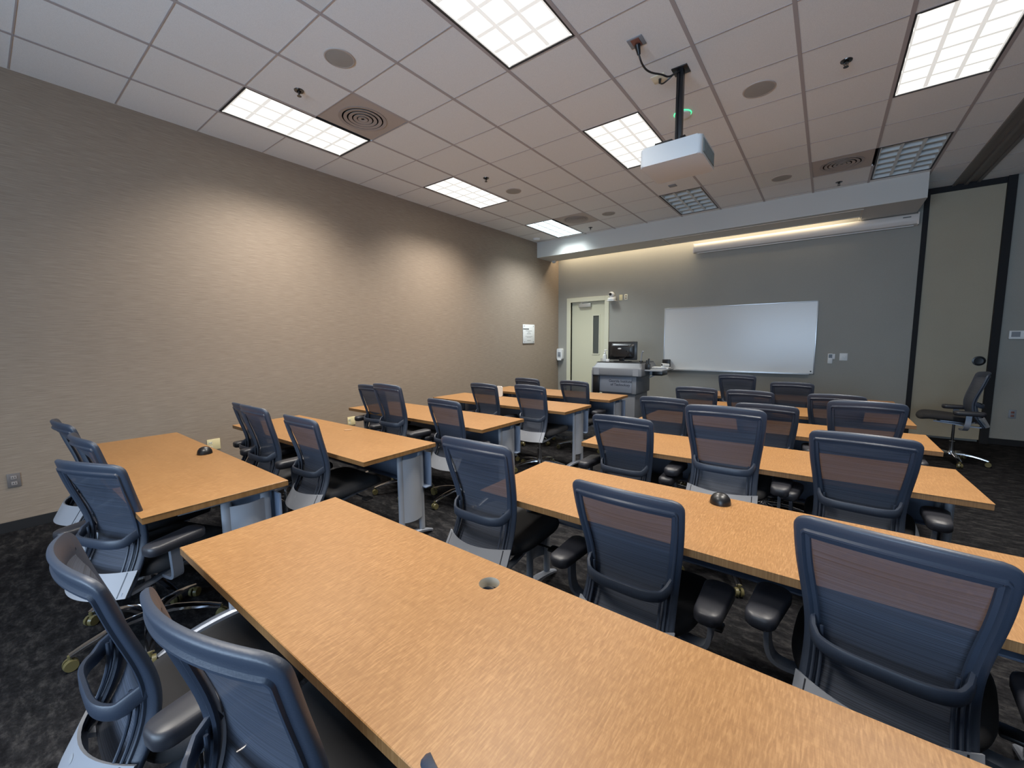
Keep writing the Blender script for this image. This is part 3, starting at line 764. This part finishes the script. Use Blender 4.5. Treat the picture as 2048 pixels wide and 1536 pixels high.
def make_chair():
    r = empty('task_chair', (0, 0, 0), '-', 'chair', 'mesh-back task chairs')
    # --- perimeter back frame
    ztop = .948
    per = []
    zs = np.linspace(.325, .905, 26)
    inx = lambda z: fw_(z) - .031
    for z in zs: per.append((-fw_(z), z, -inx(min(z, .893)), min(z, .893)))
    wc = fw_(.91); R_ = .036
    arch = lambda x: .016 * (1 - (x / wc) ** 2)
    for k in range(1, 8):
        a = PI - (PI / 2) * k / 8; per.append((-(wc - R_) + R_ * math.cos(a), ztop - R_ + R_ * math.sin(a), -inx(.893) + .003 * k / 8, .893 + .001 * k))
    for k in range(0, 21):
        u = -1 + 2 * k / 20; xo = u * (wc - R_); xi = u * (inx(.893) - .006); per.append((xo, ztop + arch(xo) - arch(wc - R_) * .55, xi, .897 + arch(xi) - arch(inx(.893)) * .8))
    full = per + [(-a, b2, -c_, d2) for a, b2, c_, d2 in per[:33][::-1]]
    secp = [(0.02, -.010), (-.02, -.004), (0.02, .004), (.10, .007), (.40, .0085), (.68, .0085), (.76, .0150), (.88, .0155), (.98, .009), (1.0, .004), (1.32, .001), (1.34, -.006), (1.0, -.010), (.4, -.011)]
    m = MB(); rr = []
    for (xo, zo, xi, zi) in full:
        ring = []
        for t, n in secp:
            x = xo + (xi - xo) * t; z = zo + (zi - zo) * t
            ring.append(SN(x, z, n))
        rr.append(ring)
    m.rings(rr); m.build('back_frame', M['cframe'], r, smooth=45)
    # --- mesh panel
    m = MB(); G = []
    for z in np.linspace(.345, .905, 28):
        hw = fw_(z) - .028; row = []
        for k in range(17):
            x = -hw + 2 * hw * k / 16; zz = z + (arch(x) * .6 if z > .9 else 0)
            row.append(SM(x, zz, -.006))
        G.append(row)
    m.grid(G); m.build('back_mesh', M['cmesh'], r, smooth=60)
    # --- lumbar band
    pts = []; x1 = fw_(.60) - .020
    for k in range(41):
        u = -1 + 2 * k / 40; au = abs(u)
        x = u * x1; bulge = .012 + .100 * (1 - au ** 4.0) ** .58 if au < 1 else .006
        z = .566 + .040 * max(0, (au - .84) / .16) ** 2
        pts.append((x, fy(.58) - bulge, z))
    m = MB(); hh, tt = .021, .0075
    sec = [(tt, -hh * .8), (tt * .6, -hh), (-tt * .6, -hh), (-tt, -hh * .8), (-tt, hh * .8), (-tt * .6, hh), (tt * .6, hh), (tt, hh * .8)]
    m.sweep(pts, sec); m.build('lumbar_band', M['cframe'], r, smooth=50)
    # --- slim struts below the band
    for sg in (-1, 1):
        m = MB()
        for dx in (.0, .017):
            m.tube([SN(sg * (fw_(z) - .038 - dx), z, .012) for z in np.linspace(.36, .60, 9)], .0048, 8, up=(1, 0, 0))
        m.build('back_strut', M['cframe'], r)
    # --- silver plate
    m = MB(); A = []; B_ = []
    nk = 16
    for k in range(nk + 1):
        u = -1 + 2 * k / nk
        A.append([SN(u * (fw_(z) - .004), z, .022) for z in (.322, .335, .375, .415, .425)]); B_.append([SN(u * (fw_(z) - .004), z, .014) for z in (.322, .335, .375, .415, .425)])
    m.rings([a + b2[::-1] for a, b2 in zip(A, B_)])
    pl = m.build('back_plate', M['platesilver'], r, smooth=40)
    m = MB()
    for sg in (-1, 1):
        m.rings([[SN(sg * (fw_(z) - .030), z, .0224), SN(sg * (fw_(z) - .034), z, .0224), SN(sg * (fw_(z) - .034), z, .0205), SN(sg * (fw_(z) - .030), z, .0205)] for z in np.linspace(.326, .422, 6)])
    m.build('plate_groove', M['darkmetal'], pl)
    m = MB(); cp = [SN(.010 * math.cos(2 * PI * k / 14), .395 + .010 * math.sin(2 * PI * k / 14), .0228) for k in range(14)]
    m.bm.faces.new([m.bm.verts.new(p_) for p_ in cp]); m.build('emblem', M['greyplastic'], pl, smooth=0)
    # --- seat
    m = MB(); rr = []
    def outline(k):
        pts = []
        for q in range(48):
            a = 2 * PI * q / 48; ca, sa = math.cos(a), math.sin(a); e = 2 / 3.4
            x = .245 * math.copysign(abs(ca) ** e, ca); y = .235 * math.copysign(abs(sa) ** e, sa)
            x *= 1 + .10 * (y / .235) * .6; pts.append((x * k, y * k + .095))
        return pts
    def zc(y, x): 
        v = (y - .095) / .235
        return .012 * max(0, v) - .030 * max(0, v - .55) ** 2 / .2 + .012 * abs(x / .245) ** 2 - .02 * max(0, -v)
    for k, dz in ((.80, .378), (.93, .376), (.985, .385), (1.0, .402), (.985, .420), (.94, .432), (.80, .438), (.5, .434), (.15, .432)):
        rr.append([(x, y, dz + zc(y, x)) for x, y in outline(k)])
    m.rings(rr); m.build('seat', M['cseat'], r, smooth=60)
    # --- mechanism
    m = MB(); m.box(-.09, .09, -.13, .14, .335, .376, .012)
    for sg in (-1, 1):
        m.sweep([(sg * .15, .20, .366), (sg * .155, .05, .350), (sg * .16, -.08, .330), (sg * .165, -.18, .326), (sg * .17, -.225, .350)], [(.016, -.008), (.016, .006), (-.016, .006), (-.016, -.008)])
    m.sweep([(-.17, -.215, .345), (0, -.235, .330), (.17, -.215, .345)], [(.012, -.01), (.012, .01), (-.012, .01), (-.012, -.01)])
    m.build('tilt_mechanism', M['alu'], r)
    m = MB(); m.tube([(.10, .10, .352), (.20, .11, .345), (.27, .12, .338)], .006, 8, up=(0, 0, 1)); m.box(.25, .31, .09, .15, .330, .346, .007)
    m.build('height_lever', M['black'], r)
    # --- arms
    for sg in (-1, 1):
        m = MB()
        pts = bez((sg * .19, -.03, .345), (sg * .30, -.04, .335), (sg * .300, -.06, .36), (sg * .297, -.06, .535), 12)
        m.sweep(pts, [(.008, -.024), (.008, .024), (-.008, .024), (-.008, -.024)], up=(0, 1, 0))
        m.build('arm_post', M['alu'], r, smooth=40)
        ap = r.children[-1] if False else None
        post = [c_ for c_ in COL.objects if c_.parent == r and c_.name.startswith('arm_post')][-1]
        m = MB(); rr = []
        for k, z in ((.84, .522), (.98, .530), (1.0, .552), (.96, .564), (.82, .570), (.3, .572)):
            rr.append([(sg * .303 + x * k * (1 + .12 * (y / .125)), -.06 + y * (1 - (1 - k) * .4), z) for x, y in rrect(.102, .255, .036, 6)])
        m.rings(rr); m.build('arm_pad', M['cpad'], post, smooth=50)
    # --- lift column and base
    MB().cyl((0, 0, .10), (0, 0, .345), .014, n=18).build('gas_lift', M['chrome'], r)
    m = MB(); m.lathe([(.030, .075), (.034, .10), (.030, .13), (.027, .15), (.026, .26), (.016, .262)], n=24)
    for k in range(5):
        a = 2 * PI * k / 5; d_ = Vector((math.cos(a), math.sin(a), 0))
        pts = [d_ * .02 + Vector((0, 0, .115)), d_ * .10 + Vector((0, 0, .118)), d_ * .18 + Vector((0, 0, .108)), d_ * .25 + Vector((0, 0, .092)), d_ * .305 + Vector((0, 0, .074))]
        m.sweep(pts, [(.026, -.010), (.024, .004), (.010, .008), (-.010, .008), (-.024, .004), (-.026, -.010)], taper=[1.1, 1.0, .88, .78, .7])
    base = m.build('star_base', M['chrome'], r, smooth=40)
    for k in range(5):
        a = 2 * PI * k / 5; d_ = Vector((math.cos(a), math.sin(a), 0)); n_ = Vector((-math.sin(a), math.cos(a), 0))
        m = MB(); cpt = d_ * .305 + Vector((0, 0, .029))
        for sg in (-1, 1):
            m.cyl(cpt + n_ * sg * .006, cpt + n_ * sg * .022, .028, .025, 18)
        m.cyl(cpt - n_ * .008, cpt + n_ * .008, .012, n=10); m.cyl(cpt + Vector((0, 0, .02)), cpt + Vector((0, 0, .046)), .009, n=10)
        m.build('caster', M['caster'], base)
    return r
CH = [  # x, y, rot deg, lift, label
    (3.868, .06, 2, .086, 'tall-set chair at the left end of the table with the black dome on the right'),
    (4.64, 0.07, -1, 0.004, 'chair with both arm pads showing right behind the foreground table'),
    (5.415, .05, -7, .047, 'largest chair, its back cut by the right photo edge'),
    (4.12, 1.3, -1, 0.039, 'chair at the left end of the table whose right end juts into the aisle'),
    (4.75, 1.32, 0, .162, 'highest-set chair back rising above the black dome'),
    (5.405, 1.33, -3.4, 0.076, 'chair near the right end of the table that juts into the aisle'),
    (4.05, 2.44, -1, 0.034, 'leftmost chair of the fourth row back on the right side, left of the highest-set chair'),
    (4.866, 2.45, -2, 0.039, 'chair half hidden behind the right shoulder of the highest-set chair'),
    (5.462, 2.44, 2.5, 0.113, 'chair back closest to the lone side-facing chair'),
    (4.08, 3.51, -0.5, 0.029, 'chair back below the left corner of the whiteboard beside the lectern'),
    (4.61, 3.52, -1.5, 0.025, 'chair back peeking between others in the middle of the second row'),
    (5.32, 3.52, 0, 0.033, 'wide chair back just left of the tall chair near the side-facing chair'),
    (4.31, 4.68, -2, 0.1, 'front row chair whose top touches the whiteboard tray'),
    (4.91, 4.6, 0, 0.036, 'front row chair under the right end of the whiteboard'),
    (2.38, -0.075, 1, 0.064, 'armless chair with bare black seat at the second left-hand table'),
    (1.85, -0.16, 1, 0.1, 'front one of the two overlapping chairs at the second left-hand table'),
    (1.29, -.03, 0, .052, 'rear one of the two overlapping chairs at the second left-hand table'),
    (1.87, 1.0, -1, .16, 'front one of the overlapping chair pair at the third left-hand table'),
    (1.29, 1.2, 2, .10, 'rear one of the overlapping chair pair at the third left-hand table'),
    (2.5, 1.15, -2, 0.043, 'single chair at the right end of the third left-hand table'),
    (1.907, 2.37, -2, 0.048, 'chair with the white card beside it at the fourth left-hand table'),
    (2.6, 2.37, -3, 0.068, 'chair at the fourth left-hand table with silver plate and star base in view'),
    (1.79, 3.46, -2.5, 0.022, 'chair mostly hidden by another chair at the front left table'),
    (2.56, 3.46, -2, 0.024, 'chair closest to the lectern front at the front left table'),
    (2.47, -1.125, 22, .03, 'dark turned chair with silver plate at the right end of the nearest left table'),
    (1.97, -1.057, 3, .062, 'thin slice of chair back left of the nearest left table, lower of two'),
    (1.45, -1.081, 3, .090, 'thin slice of chair back against the left wall, higher of two'),
    (3.7, -1.263, 0.5, 0.03, 'side-on S-curved chair at the lower left with light silver plate'),
    (4.325, -1.178, 10.2, 0.084, 'close-up blue mesh chair back at the bottom of the photo'),
    (5.03, -1.06, 0, 0.02, 'chair of which only a mesh corner shows at the bottom edge'),
    (6.5, 5.57, 90, 0.15, 'lone chair seen from the side in front of the partition panel'),
]
ch0 = make_chair()
for n_, (x, y, rz, dz, lab) in enumerate(CH):
    if n_ == 0: o = ch0; o.location = (x, y, 0); o.rotation_euler.z = math.radians(rz); o['label'] = lab
    else: o = dup(ch0, (x, y, 0), math.radians(rz), lab)
random.seed(3)
ARMLESS = lambda sp: any(k in sp[4] for k in ('tall-set chair', 'armless', 'star base in view', 'S-curved'))
allch = [o for o in COL.objects if o.name.startswith('task_chair')]
for o, spec in zip(sorted(allch, key=lambda q: q.name), CH):
    for c_ in list(o.children):
        if c_.name.startswith('arm_post') and ARMLESS(spec):
            for g_ in list(c_.children): bpy.data.objects.remove(g_)
            bpy.data.objects.remove(c_); continue
        if c_.name.startswith('star_base'): c_.rotation_euler.z = random.uniform(0, 2 * PI)
        elif c_.name.startswith('arm_post'): c_.location.z = min(.10, spec[3])
        else: c_.location.z = spec[3]

# ------------------------------------------------------------------ lectern
lx, ly = 2.315, 5.62
L_ = empty('lectern', (lx, ly, 0), 'grey teaching lectern with lettering on its front panel', 'lectern')
m = MB(); m.box(-.31, .31, -.30, .32, .02, .62, .01); m.build('cabinet', M['lectern'], L_)
m = MB(); m.box(-.345, .345, -.345, .34, .58, .90, .015); m.build('upper_cabinet', M['lectern'], L_)
m = MB(); m.box(-.335, .27, -.356, -.345, .60, .875, .004); fp = m.build('front_panel', plain('blue_grey_front', rgb(112, 120, 134), .5), L_)
m = MB(); m.box(-.46, .46, -.42, .40, .885, 1.045, .03, seg=3); m.box(-.38, .38, -.425, -.418, .91, 1.02, .002); m.build('top_moulding', M['lecternlight'], L_)
m = MB(); m.rings([[(x, y, 1.04) for x, y in rrect(.90, .80, .04)], [(x, y, 1.115) for x, y in rrect(.82, .70, .04, cy=.02)]]); m.build('sloped_top', M['lecternlight'], L_)
MB().box(-.40, .40, -.32, .36, 1.115, 1.13, .003).build('work_surface', M['black'], L_)
for sg in (-1, 1): MB().box(sg * .36 - .05, sg * .36 + .05, -.43, -.424, .905, 1.025).build('vent_grille', M['greyplastic'], L_, smooth=0)
m = MB(); m.box(-.47, -.45, -.40, -.10, .55, .98, .004); m.build('side_flap', M['lecternlight'], L_)
m = MB(); m.box(-.45, -.33, -.38, -.34, .57, .88, .004); m.build('hanging_unit', M['black'], L_)
m = MB(); m.box(.44, .76, -.28, .34, .985, 1.01, .006); m.box(.47, .52, -.05, .25, .90, .985, .004)
m.sweep([(.48, -.10, .86), (.60, -.02, .93), (.72, .06, .985)], [(.008, -.008), (.008, .008), (-.008, .008), (-.008, -.008)])
m.build('side_shelf', M['greyplastic'], L_)
m = MB(); m.box(.52, .70, -.08, .2, .90, .975, .01); m.build('shelf_drawer', M['black'], L_)
text('lettering', 'Georgia Institute\nof Technology', .062, (.05, -.3565, .765), (PI / 2, 0, 0), M['ink'], fp, 'CENTER')
for c_ in list(fp.children): c_.location.x = .06
# things on the lectern
mo = empty('computer_monitor', (lx - .03, ly - .05, 1.13), 'black monitor seen from behind on the lectern', 'monitor')
m = MB(); m.box(-.27, .27, -.03, .02, .03, .36, .012); m.rings([[(x, -.03, z + .19) for x, z in rrect(.46, .26, .05)], [(x, -.075, z + .18) for x, z in rrect(.34, .18, .05)]]); m.build('screen_shell', M['black'], mo)
m = MB(); m.box(-.17, .13, -.0775, -.031, .285, .296); m.build('vent_strip', M['greyplastic'], mo, smooth=0)
m = MB(); m.prism([(.03 * math.cos(2 * PI * k / 20) * 1.1, .012 * math.sin(2 * PI * k / 20)) for k in range(20)], .0755, .078, M4=Matrix.Translation((-.03, 0, .235)) @ Matrix.Rotation(PI / 2, 4, 'X')); m.build('logo_badge', M['white'], mo)
m = MB(); m.box(-.14, .14, -.08, .12, 0, .012, .004); m.box(-.05, .05, -.045, -.02, .01, .20, .006); m.build('stand', M['black'], mo)
cb = MB(); cb.tube(bez((.10, -.08, .19), (.2, -.16, .22), (.16, -.14, .06), (0, -.09, .05)), .006, 8); cb.build('cable', M['black'], mo)
bt = empty('pump_bottle', (lx - .325, ly - .16, 1.13), 'clear pump bottle of hand sanitizer left of the monitor', 'bottle')
MB().lathe([(.034, 0), (.038, .008), (.038, .10), (.030, .125), (.014, .135), (.014, .145)], n=24).build('bottle', M['clear'], bt)
m = MB(); m.cyl((0, 0, .145), (0, 0, .17), .018, n=16); m.cyl((0, 0, .17), (0, 0, .20), .006, n=8); m.box(-.012, .045, -.012, .012, .195, .215, .005); m.build('pump', M['white'], bt)
pk = MB().box(-.03, .03, -.02, .02, 0, .045, .004).build('tissue_pack', M['white'], loc=(lx - .25, ly - .20, 1.13)); tag(pk, 'tiny white packet between the pump bottle and the monitor', 'packet')
hs = empty('desk_microphone', (lx + .315, ly - .05, 1.13), 'grey curved gooseneck piece right behind the monitor edge', 'microphone')
MB().cyl((0, 0, 0), (0, 0, .02), .03, n=18).build('base', M['black'], hs)
m = MB(); m.tube(bez((0, 0, .015), (0, 0, .16), (.03, -.01, .22), (.045, -.03, .17)), .011, 10, up=(0, 1, 0)); m.build('neck', M['greyplastic'], hs)
ph = empty('remote_holder', (lx + .49, ly - .21, 1.01), 'black remote holder on the lectern side shelf', 'remote holder')
MB().box(-.04, .04, -.03, .03, 0, .10, .006).build('holder', M['black'], ph)
for k, hgt in ((-.02, .16), (.016, .19)): MB().box(k - .014, k + .014, -.012, .012, .05, hgt, .005).build('remote', M['black'], ph)
dc = empty('document_camera', (lx + .86, ly + .22, .0), 'white document camera on the lectern side shelf', 'document camera')
dc.location = (lx + .59, ly + .16, 1.01); dc.scale = (.78, .78, .78)
m = MB(); m.box(-.17, .20, -.10, .10, 0, .035, .008); m.build('base', M['white'], dc)
m = MB(); m.cyl((.06, -.09, .09), (.16, .05, .075), .036, .034, 20); m.box(.02, .10, -.03, .05, .03, .08, .008); m.build('head', M['white'], dc)
MB().cyl((.055, -.097, .09), (.06, -.09, .09), .022, n=20).build('lens', M['black'], dc)
m = MB(); m.box(-.15, .16, -.102, -.10, .010, .022); m.build('front_ports', M['black'], dc, smooth=0)

# ------------------------------------------------------------------ lights & world
def area(name, loc, rot, sx, sy, e, col, spread=180):
    la = bpy.data.lights.new(name, 'AREA'); la.shape = 'RECTANGLE'; la.size = sx; la.size_y = sy; la.energy = e; la.color = col; la.spread = math.radians(spread)
    o = bpy.data.objects.new(name, la); COL.objects.link(o); o.location = loc; o.rotation_euler = rot; return o
area('window_daylight', ((wx0 + wx1) / 2, BY + .03, (wz0 + wz1) / 2), (PI / 2 + .05, 0, 0), wx1 - wx0 - .1, wz1 - wz0 - .1, 165, (.54, .74, 1.0), 150)
area('cove_lamp', (2.75, 6.96, 3.55), (0, 0, 0), 5.3, .10, 30, (1.0, .82, .56))
wd = bpy.data.worlds.new('room_world'); sc.world = wd; wd.use_nodes = True
wd.node_tree.nodes['Background'].inputs[0].default_value = (.6, .7, .85, 1); wd.node_tree.nodes['Background'].inputs[1].default_value = .3

# ------------------------------------------------------------------ camera
cam = bpy.data.cameras.new('camera'); co = bpy.data.objects.new('camera', cam); COL.objects.link(co)
YAW, PIT, ROL = -0.6535, -0.1047, -0.0085
cy_, sy_, cp_, sp_ = math.cos(YAW), math.sin(YAW), math.cos(PIT), math.sin(PIT)
fwd = Vector((sy_ * cp_, cy_ * cp_, sp_)); rt = Vector((cy_, -sy_, 0)); upv = rt.cross(fwd)
r2 = rt * math.cos(ROL) + upv * math.sin(ROL); u2 = -rt * math.sin(ROL) + upv * math.cos(ROL)
co.matrix_world = Matrix(((r2.x, u2.x, -fwd.x, 5.22), (r2.y, u2.y, -fwd.y, -1.574), (r2.z, u2.z, -fwd.z, 1.518), (0, 0, 0, 1)))
cam.sensor_width = 36; cam.lens = 819.886 / 2048 * 36; cam.clip_start = .05
sc.camera = co
sc.view_settings.view_transform = 'Standard'; sc.view_settings.look = 'None'
sc.view_settings.exposure = 0.0; sc.view_settings.gamma = 1.08
sc.cycles.max_bounces = 8; sc.cycles.transparent_max_bounces = 12; sc.cycles.sample_clamp_indirect = 6.0
sc.cycles.use_denoising = True
